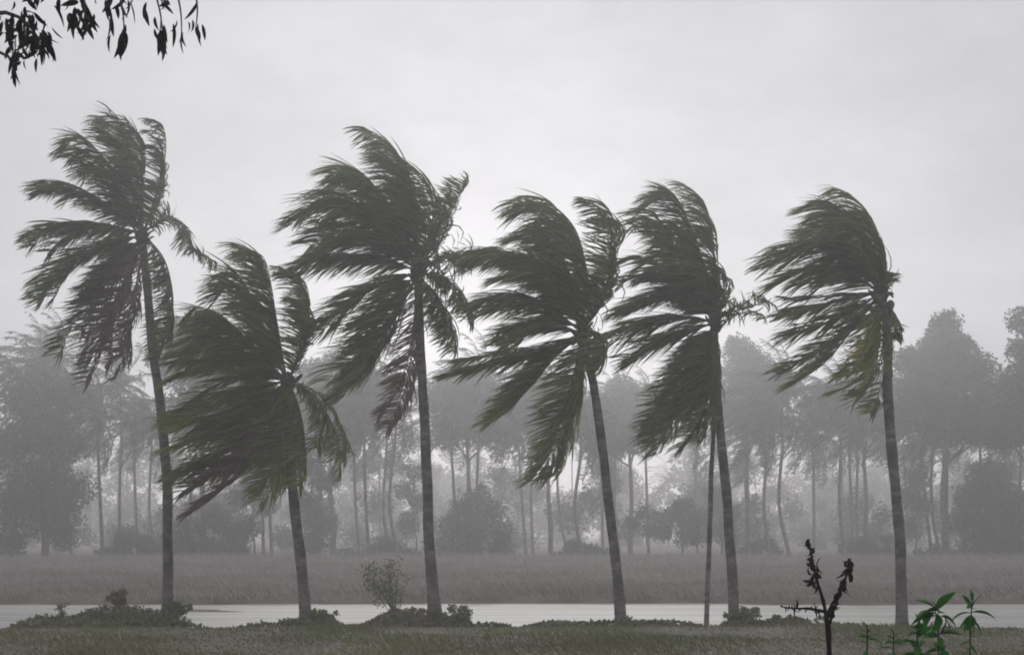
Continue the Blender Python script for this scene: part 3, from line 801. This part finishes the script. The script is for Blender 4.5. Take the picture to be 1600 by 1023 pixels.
# ------------------------------------------------------------------ grasses
def blades(x, y, h, w, rg, lean=0.5, tone0=0.5, yellow=0.1):
    n = len(x)
    z = terrain(x, y) - 0.02
    p = np.stack([x, y, z], 1)
    d = nrm(np.array([0, 0, 1.0]) + lean * WIND * rg.uniform(0.3, 1.4, n)[:, None] + rg.normal(0, 0.25, (n, 3)))
    wv = nrm(np.stack([rg.normal(0, 1, n) + 0.8, rg.normal(0, 1, n) * 0.6, 0 * x], 1)) * (w * rg.uniform(0.6, 1.3, n))[:, None] * 0.5
    mid = p + d * (h * 0.55)[:, None]; tip = p + nrm(d + 0.5 * lean * WIND) * h[:, None]
    V = np.stack([p - wv, p + wv, mid + wv * 0.8, mid - wv * 0.8, tip + wv * 0.1, tip - wv * 0.1], 1).reshape(-1, 3)
    b = np.arange(n)[:, None] * 6
    F = np.concatenate([b + [0, 1, 2, 3], b + [3, 2, 4, 5]], 0)
    tn = np.zeros((n, 6, 2))
    patch = vnoise(x * 0.35, y * 0.35, 11)
    tn[..., 0] = np.clip(tone0 + (patch - 0.5) * 0.7 + rg.normal(0, 0.2, n), 0, 1)[:, None]
    tn[..., 1] = np.clip(yellow + (vnoise(x * 0.22, y * 0.3, 12) - 0.5) * 0.7 + rg.normal(0, 0.1, n), 0, 1)[:, None]
    return V, F, tn.reshape(-1, 2)

rg = np.random.default_rng(5)
# dry field beyond the water
n = 80000
y = 59.0 + 94 * rg.random(n) ** 1.5; x = rg.uniform(-0.36, 0.36, n) * y
wob = (vnoise(x * 0.16, y * 0.0 + 3.1, 1) - 0.5) * 4.0
k = terrain(x, y) > -0.12
x, y = x[k], y[k]
h = (0.18 + 0.75 * vnoise(x * 0.3, y * 0.2, 21) * vnoise(x * 0.9, y * 0.5, 23) + np.clip((y - 120) / 50, 0, 0.6)) * 0.72 * rg.uniform(0.5, 1.3, len(x))
pk = Pack(); pk.put(*blades(x, y, h, 0.06, rg, 0.5, 0.5, 0.15))
tag(add('dry_grass', pk.mesh('dry_grass', False), M_DRY), 'brown wind-bent field grass beyond the flood water', 'grass', kind='stuff')
# near bank
n = 52000
y = rg.uniform(30.5, 48.5, n); x = rg.uniform(-0.37, 0.37, n) * y
k = terrain(x, y) > -0.20
x, y = x[k], y[k]
tall = vnoise(x * 0.45, y * 0.3, 22)
h = (0.05 + 0.15 * tall ** 2) * rg.uniform(0.5, 1.25, len(x))
pk = Pack(); pk.put(*blades(x, y, h, 0.035, rg, 0.6, 0.45, 0.1))
tag(add('bank_grass', pk.mesh('bank_grass', False), M_GRASS), 'low olive grass on the near bank', 'grass', kind='stuff')
# creeping leafy ground cover in swells
pk = Pack()
for a, b, ht in ((15, 330, 0.20), (365, 560, 0.18), (560, 800, 0.12), (820, 1100, 0.12), (1130, 1230, 0.16), (1240, 1600, 0.06)):
    n = int((b - a) * 26)
    px = rg.uniform(a, b, n); yy = rg.uniform(42.5, 46.2, n)
    xx = (px - 800) * yy / FPX
    k = terrain(xx, yy) > -0.20
    px, yy, xx = px[k], yy[k], xx[k]; n = len(px)
    edge = np.clip(np.minimum(px - a, b - px) / 40, 0, 1)
    hh = ht * edge * (0.45 + 0.9 * vnoise(xx * 1.1, yy * 0.6, 31)) * rg.random(n) ** 0.5
    p_ = np.stack([xx, yy, terrain(xx, yy) + hh], 1)
    ax = nrm(rg.normal(0, 0.6, (n, 3)) + 0.4 * WIND + [0, 0, 0.2]); w = nrm(np.cross(ax, rg.normal(0, 1, (n, 3))))
    s = 0.10 * rg.uniform(0.6, 1.4, n)[:, None]
    V = np.stack([p_, p_ + ax * s * .45 - w * s * .3, p_ + ax * s, p_ + ax * s * .45 + w * s * .3], 1).reshape(-1, 3)
    tn = np.zeros((n, 4, 2)); tn[..., 0] = np.clip(0.4 + 0.8 * (vnoise(xx, yy, 33) - 0.5) + rg.normal(0, .18, n), 0, 1)[:, None]
    tn[..., 1] = np.clip(0.05 + 0.7 * (vnoise(xx * 0.5, yy, 34) - 0.6), 0, 1)[:, None]
    pk.put(V, np.arange(4 * n).reshape(-1, 4), tn.reshape(-1, 2))
tag(add('ground_cover', pk.mesh('ground_cover', False), M_SHRUB), 'low leafy creepers swelling along the near bank', 'ground cover', kind='stuff')

# ------------------------------------------------------------------ single plants on the near bank
def tuft(name, label, px, Y, hgt, wid, seed, nst=9, red=0.0, twig=False, group='small plants on the near bank'):
    rg = np.random.default_rng(seed)
    x = (px - 800) * Y / FPX; z = gz(x, Y)
    e = empty(name, (x, Y, z)); tag(e, label, 'shrub', group)
    st, lv = Pack(), Pack()
    for q in range(nst):
        a = rg.uniform(0, 6.28); sp = rg.uniform(0.15, 1.0) * wid * 0.5
        tip = np.array([math.cos(a) * sp - 0.12 * hgt, math.sin(a) * sp, hgt * rg.uniform(0.30, 1.0)])
        P = spline([[rg.normal(0, .04), rg.normal(0, .04), -0.05], tip * [0.45, 0.45, 0.5] + rg.normal(0, .04, 3), tip], 8)
        V, F = tube(P, np.linspace(0.013, 0.004, 8), 5); st.put(V, F)
        for b in range(5 if twig else 2):
            k = int(rg.integers(3, 8)); e2 = P[k] + nrm(rg.normal(0, 1, 3) + [-.4, 0, .5]) * hgt * rg.uniform(0.12, 0.28)
            V, F = tube(spline([P[k], (P[k] + e2) / 2 + rg.normal(0, .02, 3), e2], 5), np.linspace(0.006, 0.002, 5), 4); st.put(V, F)
            leaf_cloud(lv, e2, hgt * 0.13, 14 if twig else 36, 0.085, rg, 1.0, 0.4, red)
        leaf_cloud(lv, tip, hgt * 0.17, 16 if twig else 60, 0.10, rg, 1.0, 0.45, red)
        leaf_cloud(lv, P[4], hgt * 0.16, 0 if twig else 50, 0.10, rg, 1.0, 0.35, red)
    add('stems', st.mesh('stems'), M_BARK, e)
    add('foliage', lv.mesh('foliage', False), M_SHRUB, e)
    return e

tuft('bank_bush', 'twiggy sparse grey bush standing left of the third palm foot', 617, 45.9, 1.55, 1.5, 601, 16, 0.0, True)
tuft('bank_bush', 'green bush hugging the foot of the leftmost palm', 276, 46.4, 0.48, 1.1, 602, 14)
tuft('bank_bush', 'reddish brown low plant left of the leftmost palm foot', 190, 46.2, 0.62, 0.7, 603, 8, 0.4)
tuft('bank_bush', 'thin lone weed stalk near the left end of the bank', 103, 45.8, 0.75, 0.22, 604, 3, 0.2, True)
tuft('bank_bush', 'pointed green clump just right of the third palm foot', 722, 45.2, 0.62, 0.85, 605, 11)
tuft('bank_bush', 'small olive bush under the twiggy grey one', 632, 44.6, 0.55, 0.5, 606, 8)
tuft('bank_bush', 'low bush hugging the foot of the fourth palm', 985, 43.9, 0.40, 0.6, 607, 8)
tuft('bank_bush', 'small bush at the foot of the fifth palm', 1166, 45.5, 0.42, 1.2, 608, 13)
tuft('bank_bush', 'flat dry bush behind the blackened dead stem', 1236, 44.6, 0.30, 2.0, 609, 22, 0.15)
tuft('bank_bush', 'dark low bush at the foot of the shortest palm', 505, 45.4, 0.42, 1.1, 610, 12, 0.1)

# ------------------------------------------------------------------ dead stem close to the camera
YD = 10.0
def dpt(pts, dy=0.0):
    return [wp(x, y, YD + dy * i / max(1, len(pts) - 1)) for i, (x, y) in enumerate(pts)]
base = wp(1296, 1000, YD); base[2] = gz(base[0], base[1])
ds = empty('dead_stem', base); tag(ds, 'blackened dead forked stem with withered curled leaves in the foreground', 'dead plant')
def rel(pts): return [np.asarray(q) - base for q in pts]
def dead_branch(name, pts, r0, r1, dy, parent=ds, n=22, knob=0.18, seed=0):
    P = spline(rel(dpt(pts, dy)), n)
    r = np.linspace(r0, r1, n) * (1 + knob * (vnoise(np.arange(n) * 0.9, np.zeros(n), seed) - 0.5) * 2)
    V, F = tube(P, r, 7)
    return add(name, quads_mesh(name, V, F), M_DEAD, parent), P
Pm = spline([[0, 0, -0.1]] + rel([wp(1297, 1150, YD), wp(1295, 1000, YD), wp(1292, 968, YD), wp(1290, 956, YD)]), 30)
V, F = tube(Pm, np.linspace(0.032, 0.016, 30) * (1 + 0.15 * np.sin(np.arange(30) * 1.9)), 8)
add('stem', quads_mesh('stem', V, F), M_DEAD, ds)
bl, Pl = dead_branch('branch', [(1291, 962), (1286, 937), (1277, 908), (1270, 877), (1265, 852), (1263, 841), (1259, 849)], 0.013, 0.005, 0.15, seed=1)
br, Pr = dead_branch('branch', [(1292, 962), (1300, 944), (1310, 930), (1318, 912), (1324, 893), (1326, 872)], 0.012, 0.005, -0.12, seed=2)
b3, P3 = dead_branch('branch', [(1297, 974), (1302, 955), (1308, 940), (1314, 922)], 0.010, 0.006, 0.05, seed=3)
bh, Ph = dead_branch('branch', [(1290, 955), (1278, 953), (1262, 950), (1240, 950), (1220, 947)], 0.012, 0.004, 0.25, seed=4)
rg = np.random.default_rng(44)
for q in range(26):                                    # thorny stubs on the level branch and small twigs
    c = Ph[int(rg.integers(3, 22))] if q < 20 else Pl[int(rg.integers(6, 20))]
    d = nrm(np.array([rg.normal(0, 0.4), rg.normal(0, 0.5), rg.choice([-1, 1])])) * rg.uniform(0.02, 0.065)
    V, F = tube(spline([c, c + d * 0.5, c + d + rg.normal(0, .006, 3)], 4), [0.006, 0.005, 0.003, 0.0015], 4)
    add('twig', quads_mesh('twig', V, F), M_DEAD, bh if q < 20 else bl)
for pts in ([(1246, 950), (1247, 942), (1243, 937)], [(1275, 884), (1279, 874), (1283, 871)]):
    dead_branch('twig', pts, 0.004, 0.002, 0.05, bl, 8)

def curled_leaf(L, W, curl, rg, k=6):
    """a withered leaf: a strip that curls along its length and folds across"""
    u = np.linspace(0, 1, k)
    a = curl * u
    x = np.cumsum(np.r_[0, np.cos(a[:-1]) * L / (k - 1)]); z = np.cumsum(np.r_[0, -np.sin(a[:-1]) * L / (k - 1)])
    w = W * np.sin(np.pi * (0.08 + 0.9 * u)) ** 0.8
    V = np.zeros((k, 3, 3))
    for i in range(k):
        V[i, 0] = (x[i], -w[i] * 0.5, z[i] + w[i] * 0.35); V[i, 1] = (x[i], 0, z[i]); V[i, 2] = (x[i], w[i] * 0.5, z[i] + w[i] * 0.35)
    V = V.reshape(-1, 3) + rg.normal(0, W * 0.04, (k * 3, 3))
    F = []
    for i in range(k - 1):
        for j in range(2):
            F.append([i * 3 + j, i * 3 + j + 1, i * 3 + 4 + j, i * 3 + 3 + j])
    return V, np.array(F)
DL = []
for q in range(4):
    V, F = curled_leaf(0.085, 0.034, 1.2 + q * 0.5, np.random.default_rng(q + 70))
    m_ = quads_mesh('withered_leaf', V, F, np.full((len(V), 2), 0.4)); m_.materials.append(M_DEADLEAF); DL.append(m_)
def put_leaf(name, me, loc, d, roll, parent, s=1.0):
    o = add(name, me, None, parent)
    q = Vector(d).to_track_quat('X', 'Z')
    o.rotation_mode = 'QUATERNION'
    o.rotation_quaternion = q @ Matrix.Rotation(roll, 4, 'X').to_quaternion()
    o.location = Vector(loc); o.scale = (s, s, s)
    return o
for cen, cnt, par, spread in (((1271, 898), 16, bl, 8), ((1268, 872), 9, bl, 6), ((1262, 846), 4, bl, 4), ((1326, 886), 13, br, 7), ((1320, 904), 12, br, 7), ((1327, 874), 5, br, 5), ((1304, 938), 6, br, 5), ((1312, 922), 4, br, 4), ((1299, 948), 4, br, 3)):
    for q in range(cnt):
        c = wp(cen[0] + rg.normal(0, spread * 0.4), cen[1] + rg.normal(0, spread), YD + rg.normal(0, 0.03)) - base
        put_leaf('withered_leaf', DL[int(rg.integers(0, 4))], c, (rg.normal(-.2, .5), rg.normal(0, .5), rg.normal(-1.0, .35)), rg.uniform(0, 6.28), par, rg.uniform(0.55, 1.0))

# ------------------------------------------------------------------ green plants close to the camera
def flat_leaf(L, W, droop, k=7, sharp=1.0, fold=0.25):
    u = np.linspace(0, 1, k); a = droop * u ** 1.3
    x = np.cumsum(np.r_[0, np.cos(a[1:]) * L / (k - 1)]); z = np.cumsum(np.r_[0, -np.sin(a[1:]) * L / (k - 1)])
    w = W * np.sin(np.pi * np.clip(u ** 0.8 * 0.97 + 0.03, 0, 1)) ** sharp + 0.002
    V = np.zeros((k, 3, 3))
    for i in range(k):
        V[i, 0] = (x[i], -w[i] / 2, z[i] + w[i] * fold); V[i, 1] = (x[i], 0, z[i]); V[i, 2] = (x[i], w[i] / 2, z[i] + w[i] * fold)
    F = []
    for i in range(k - 1):
        for j in range(2):
            F.append([i * 3 + j, i * 3 + j + 1, i * 3 + 4 + j, i * 3 + 3 + j])
    return V.reshape(-1, 3), np.array(F)
GLV = []
for q, (L, W, dr) in enumerate(((0.20, 0.105, 0.5), (0.16, 0.092, 0.9), (0.18, 0.075, 0.3), (0.17, 0.028, 1.1), (0.13, 0.022, 0.7))):
    V, F = flat_leaf(L, W, dr)
    tn = np.zeros((len(V), 2)); tn[:, 0] = np.linspace(0.1, 0.9, len(V)); tn[:, 1] = 0.0
    m_ = quads_mesh('leaf', V, F, tn); m_.materials.append(M_GREEN if q < 3 else M_GREEN); GLV.append(m_)
M_STALK = noise_mat('green_stalk', (0.012, 0.022, 0.008), (0.025, 0.04, 0.015), 12, 0.7, 0.2, spec=0.2)
def near_plant(name, label, px, Y, stems, leaves):
    """stems: pixel polylines (the first reaches the ground); leaves: (px, py, dx, dz, dy, mesh, scale)"""
    b = wp(px, 1000, Y); b[2] = gz(b[0], b[1])
    e = empty(name, b); tag(e, label, 'plant', 'leafy plants close to the camera')
    for i, st in enumerate(stems):
        P = [wp(x, y, Y) - b for x, y in st]
        if i == 0: P = [np.array([0, 0, -0.08]), np.array([P[0][0] * 0.5, 0.02, P[0][2] * 0.5])] + P
        P = spline(P, 18)
        V, F = tube(P, np.linspace(0.012 if i == 0 else 0.006, 0.004, 18), 6)
        add('stem', quads_mesh('stem', V, F), M_STALK, e)
    for (x, y, dx, dz, dy, mi, s) in leaves:
        put_leaf('leaf', GLV[mi], wp(x, y, Y) - b, (dx - 0.25, dy, dz), random.uniform(-0.9, 0.9), e, s * random.uniform(0.8, 1.15))
    # older leaves down the stem, blown to one side
    y0 = max(q[1] for q in stems[0]); x0 = stems[0][0][0]
    narrow = leaves[0][5] >= 3
    for q in range(14):
        yy = y0 + 4 + q * 7 + random.uniform(-3, 3); a = q * 2.4 + random.uniform(-.4, .4)
        put_leaf('leaf', GLV[random.choice((3, 4) if narrow else (0, 1, 2))], wp(x0 + random.uniform(-1, 1), yy, Y) - b,
                 (math.cos(a) - 0.45, math.sin(a), random.uniform(-0.5, 0.6)), random.uniform(-0.9, 0.9), e, random.uniform(0.5, 1.0))
    return e
near_plant('leafy_plant', 'bright green broad-leaved plant, largest of those at the bottom right', 1466, 10.2,
  [[(1466, 985), (1463, 965), (1461, 955)], [(1470, 990), (1478, 972), (1476, 962)]],
  [(1462, 950, -0.9, 0.65, -0.3, 2, 0.98), (1464, 954, -1, 0.0, -0.6, 0, 1.10), (1462, 956, -0.7, -0.5, -0.5, 1, 1.04), (1464, 952, 0.8, 0.7, -0.2, 2, 0.98),
   (1466, 955, 0.3, 0.3, -1, 1, 0.91), (1464, 958, 0.2, -0.9, -0.5, 1, 1.04), (1470, 962, 1, -0.2, -0.3, 1, 0.78), (1466, 957, -0.2, 0.9, -0.4, 2, 0.72),
   (1462, 962, -0.9, -0.2, 0.6, 0, 0.78), (1478, 966, 0.6, -0.8, -0.2, 4, 1.04), (1460, 970, -0.6, -0.7, -0.3, 4, 1.04)])
near_plant('leafy_plant', 'dark spiky plant with drooping narrow leaves at bottom right corner', 1516, 10.4,
  [[(1516, 990), (1517, 965), (1519, 940), (1521, 926)]],
  [(1519, 938, 0.1, 1, -0.2, 4, 0.91), (1518, 948, -0.35, 0.9, -0.3, 4, 1.04), (1519, 950, 0.4, 0.8, -0.3, 4, 0.98), (1518, 957, -1, 0.1, -0.3, 3, 1.17), (1519, 956, 1, 0.1, -0.3, 3, 1.10),
   (1518, 960, -0.6, -0.6, -0.5, 3, 0.91), (1518, 962, 0.5, -0.7, -0.5, 3, 1.04), (1517, 968, 0.9, -0.3, 0.3, 3, 0.91), (1517, 965, -0.3, -0.9, -0.4, 1, 0.72), (1517, 960, 0.2, -0.8, -0.6, 1, 0.78), (1518, 950, 0, 0.4, -1, 1, 0.65)])
near_plant('leafy_plant', 'small pointed green shoot between the sixth palm trunk and the broad-leaved plant', 1434, 10.1,
  [[(1433, 992), (1434, 980), (1435, 970)]],
  [(1435, 976, 0.05, 1, -0.2, 2, 0.5), (1434, 985, -0.4, 0.8, -0.4, 1, 0.5), (1434, 986, 0.45, 0.8, -0.3, 1, 0.5), (1434, 990, -0.9, 0.2, -0.4, 1, 0.5), (1434, 990, 0.8, 0.1, -0.5, 1, 0.5), (1434, 985, 0.1, 0.6, -0.9, 1, 0.5)])
near_plant('leafy_plant', 'narrow green shoot tip between the dead stem and the sixth palm', 1355, 10.1,
  [[(1355, 996), (1355, 985), (1355, 975)]],
  [(1355, 982, -0.05, 1, -0.2, 4, 0.6), (1355, 990, -0.45, 0.8, -0.3, 4, 0.6), (1355, 990, 0.45, 0.7, -0.3, 4, 0.6), (1355, 997, -0.6, 0.5, -0.4, 1, 0.5), (1355, 997, 0.6, 0.5, -0.4, 1, 0.5)])
near_plant('leafy_plant', 'barely showing green sprig left of the sixth palm foot', 1396, 10.1,
  [[(1396, 1002), (1396, 994), (1396, 988)]],
  [(1396, 992, 0, 1, -0.3, 4, 0.5), (1396, 998, -0.6, 0.7, -0.3, 4, 0.6), (1396, 998, 0.6, 0.7, -0.3, 4, 0.6), (1396, 1004, 0.8, 0.3, -0.3, 1, 0.5), (1396, 1004, -0.8, 0.3, -0.3, 1, 0.5)])

# ------------------------------------------------------------------ tree overhanging the top left corner
YO = 8.0
tb = np.array([-4.4, 8.2, 0.0]); tb[2] = gz(tb[0], tb[1])
ot = empty('overhanging_tree', tb); tag(ot, 'dark leafy branch tips hanging into the top left corner', 'tree')
P = spline([[0, 0, -0.15], [0.05, 0, 1.6], [-0.05, 0.05, 3.6], [0.15, 0, 5.3], [0.6, -0.05, 6.4]], 30)
V, F = tube(P, np.linspace(0.20, 0.08, 30) * (1 + 0.5 * np.exp(-np.arange(30) / 2.0)), 12)
add('trunk', quads_mesh('trunk', V, F), M_BARK, ot)
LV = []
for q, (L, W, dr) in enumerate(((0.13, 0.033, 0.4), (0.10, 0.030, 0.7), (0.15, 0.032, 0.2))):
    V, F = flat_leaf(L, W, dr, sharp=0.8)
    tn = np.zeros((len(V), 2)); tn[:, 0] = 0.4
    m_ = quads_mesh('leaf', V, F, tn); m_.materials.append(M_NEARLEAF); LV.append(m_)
rg = np.random.default_rng(31)
def limb(pts, r0, r1, dy=0.0):
    Q = [np.array([0.12, 0, 5.2])] + [wp(x, y, YO + dy) - tb for x, y in pts]
    Q = spline(Q, 26)
    V, F = tube(Q, np.linspace(r0, r1, 26), 7)
    return add('limb', quads_mesh('limb', V, F), M_BARK, ot), Q
l1, Q1 = limb([(-120, -60), (20, -25), (130, -12), (250, -22), (330, -10)], 0.05, 0.007)
l2, Q2 = limb([(-160, 40), (-60, 30), (10, 20), (45, 40), (60, 60)], 0.045, 0.006, 0.25)
l3, Q3 = limb([(-160, 60), (-80, 70), (-20, 75), (15, 90), (26, 110)], 0.04, 0.006, -0.2)
def spray(cx, cy, n, sx, sy, par, d=(0.0, 0, -1.0), sp=0.35, s=(0.6, 1.0), Y=YO):
    for q in range(n):
        c = wp(cx + rg.normal(0, sx), cy + rg.normal(0, sy), Y + rg.normal(0, 0.08)) - tb
        dd = (d[0] + rg.normal(0, sp), d[1] + rg.normal(0, sp), d[2] + rg.normal(0, sp * 0.6))
        put_leaf('leaf', LV[int(rg.integers(0, 3))], c, dd, rg.uniform(0, 6.28), par, rg.uniform(*s))
spray(28, 38, 60, 15, 20, l2, (-0.1, 0, -1), 0.6, (0.4, 0.75))
spray(50, 60, 34, 12, 12, l2, (-0.1, 0, -1), 0.5, (0.4, 0.75))
spray(30, 82, 24, 8, 12, l3, (-0.1, 0, -1), 0.4, (0.4, 0.65), YO - 0.2)
spray(24, 108, 4, 3, 5, l3, (0, 0, -1), 0.15, (0.5, 0.7), YO - 0.2)
spray(68, 52, 11, 5, 8, l2, (0.45, 0, -1), 0.25)
spray(128, 28, 22, 14, 8, l1, (0, 0, -1), 0.45, (0.55, 0.85))
spray(172, 38, 3, 4, 6, l1, (-0.2, 0, -1), 0.15, (0.6, 0.8))
spray(193, 50, 8, 3, 4, l1, (-0.2, 0, -1), 0.10, (0.75, 0.95))
spray(248, 38, 4, 5, 5, l1, (0.15, 0, -1), 0.15, (0.6, 0.8))
spray(254, 52, 9, 2.5, 4, l1, (0.02, 0, -1), 0.08, (0.75, 0.95))
spray(274, 38, 2, 2, 4, l1, (0, 0, -1), 0.12, (0.6, 0.8))
spray(284, 50, 3, 2, 4, l1, (0, 0, -1), 0.12, (0.6, 0.8))
spray(304, 34, 5, 6, 5, l1, (0.2, 0, -1), 0.3, (0.55, 0.8))
spray(90, 0, 22, 60, 14, l1, (0, 0, -1), 0.6)
spray(210, 0, 26, 48, 10, l1, (0, 0, -1), 0.6, (0.55, 0.85))
# twiglets that carry the single hanging sprays
for (x0, y0, x1, y1) in ((130, -12, 130, 40), (185, -15, 194, 60), (240, -20, 255, 62), (275, -18, 284, 56), (305, -14, 306, 45), (165, -13, 173, 45)):
    Q = spline([wp(x0, y0, YO) - tb, wp((x0 + x1) / 2 + 3, (y0 + y1) / 2, YO) - tb, wp(x1, y1, YO) - tb], 8)
    V, F = tube(Q, np.linspace(0.006, 0.003, 8), 5)
    add('twig', quads_mesh('twig', V, F), M_BARK, l1)
# foliage above and beside the frame
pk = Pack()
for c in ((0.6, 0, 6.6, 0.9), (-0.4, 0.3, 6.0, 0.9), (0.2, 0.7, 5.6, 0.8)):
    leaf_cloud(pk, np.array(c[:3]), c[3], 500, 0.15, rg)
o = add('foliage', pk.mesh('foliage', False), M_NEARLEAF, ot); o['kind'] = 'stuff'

# ------------------------------------------------------------------ rain-thick air
HX, HY0, HY1, HZ0, HZ1 = 650, -70, 1110, -2.0, 21.5
HV = [(-HX, HY0, HZ0), (HX, HY0, HZ0), (HX, HY1, HZ0), (-HX, HY1, HZ0), (-HX, HY0, HZ1), (HX, HY0, HZ1), (HX, HY1, HZ1), (-HX, HY1, HZ1)]
HF = [[0, 3, 2, 1], [4, 5, 6, 7], [0, 1, 5, 4], [1, 2, 6, 5], [2, 3, 7, 6], [3, 0, 4, 7]]
M_HAZE = bpy.data.materials.new('haze'); M_HAZE.use_nodes = True
t = M_HAZE.node_tree; t.nodes.clear()
ho = t.nodes.new('ShaderNodeOutputMaterial'); pv = t.nodes.new('ShaderNodeVolumePrincipled')
pv.inputs['Color'].default_value = (0.96, 0.95, 0.98, 1)
pv.inputs['Density'].default_value = 0.0030
pv.inputs['Anisotropy'].default_value = 0.69
t.links.new(pv.outputs[0], ho.inputs['Volume'])
tag(add('haze', quads_mesh('haze', HV, HF, smooth=False), M_HAZE), 'grey rain haze filling the air', 'haze', kind='stuff')
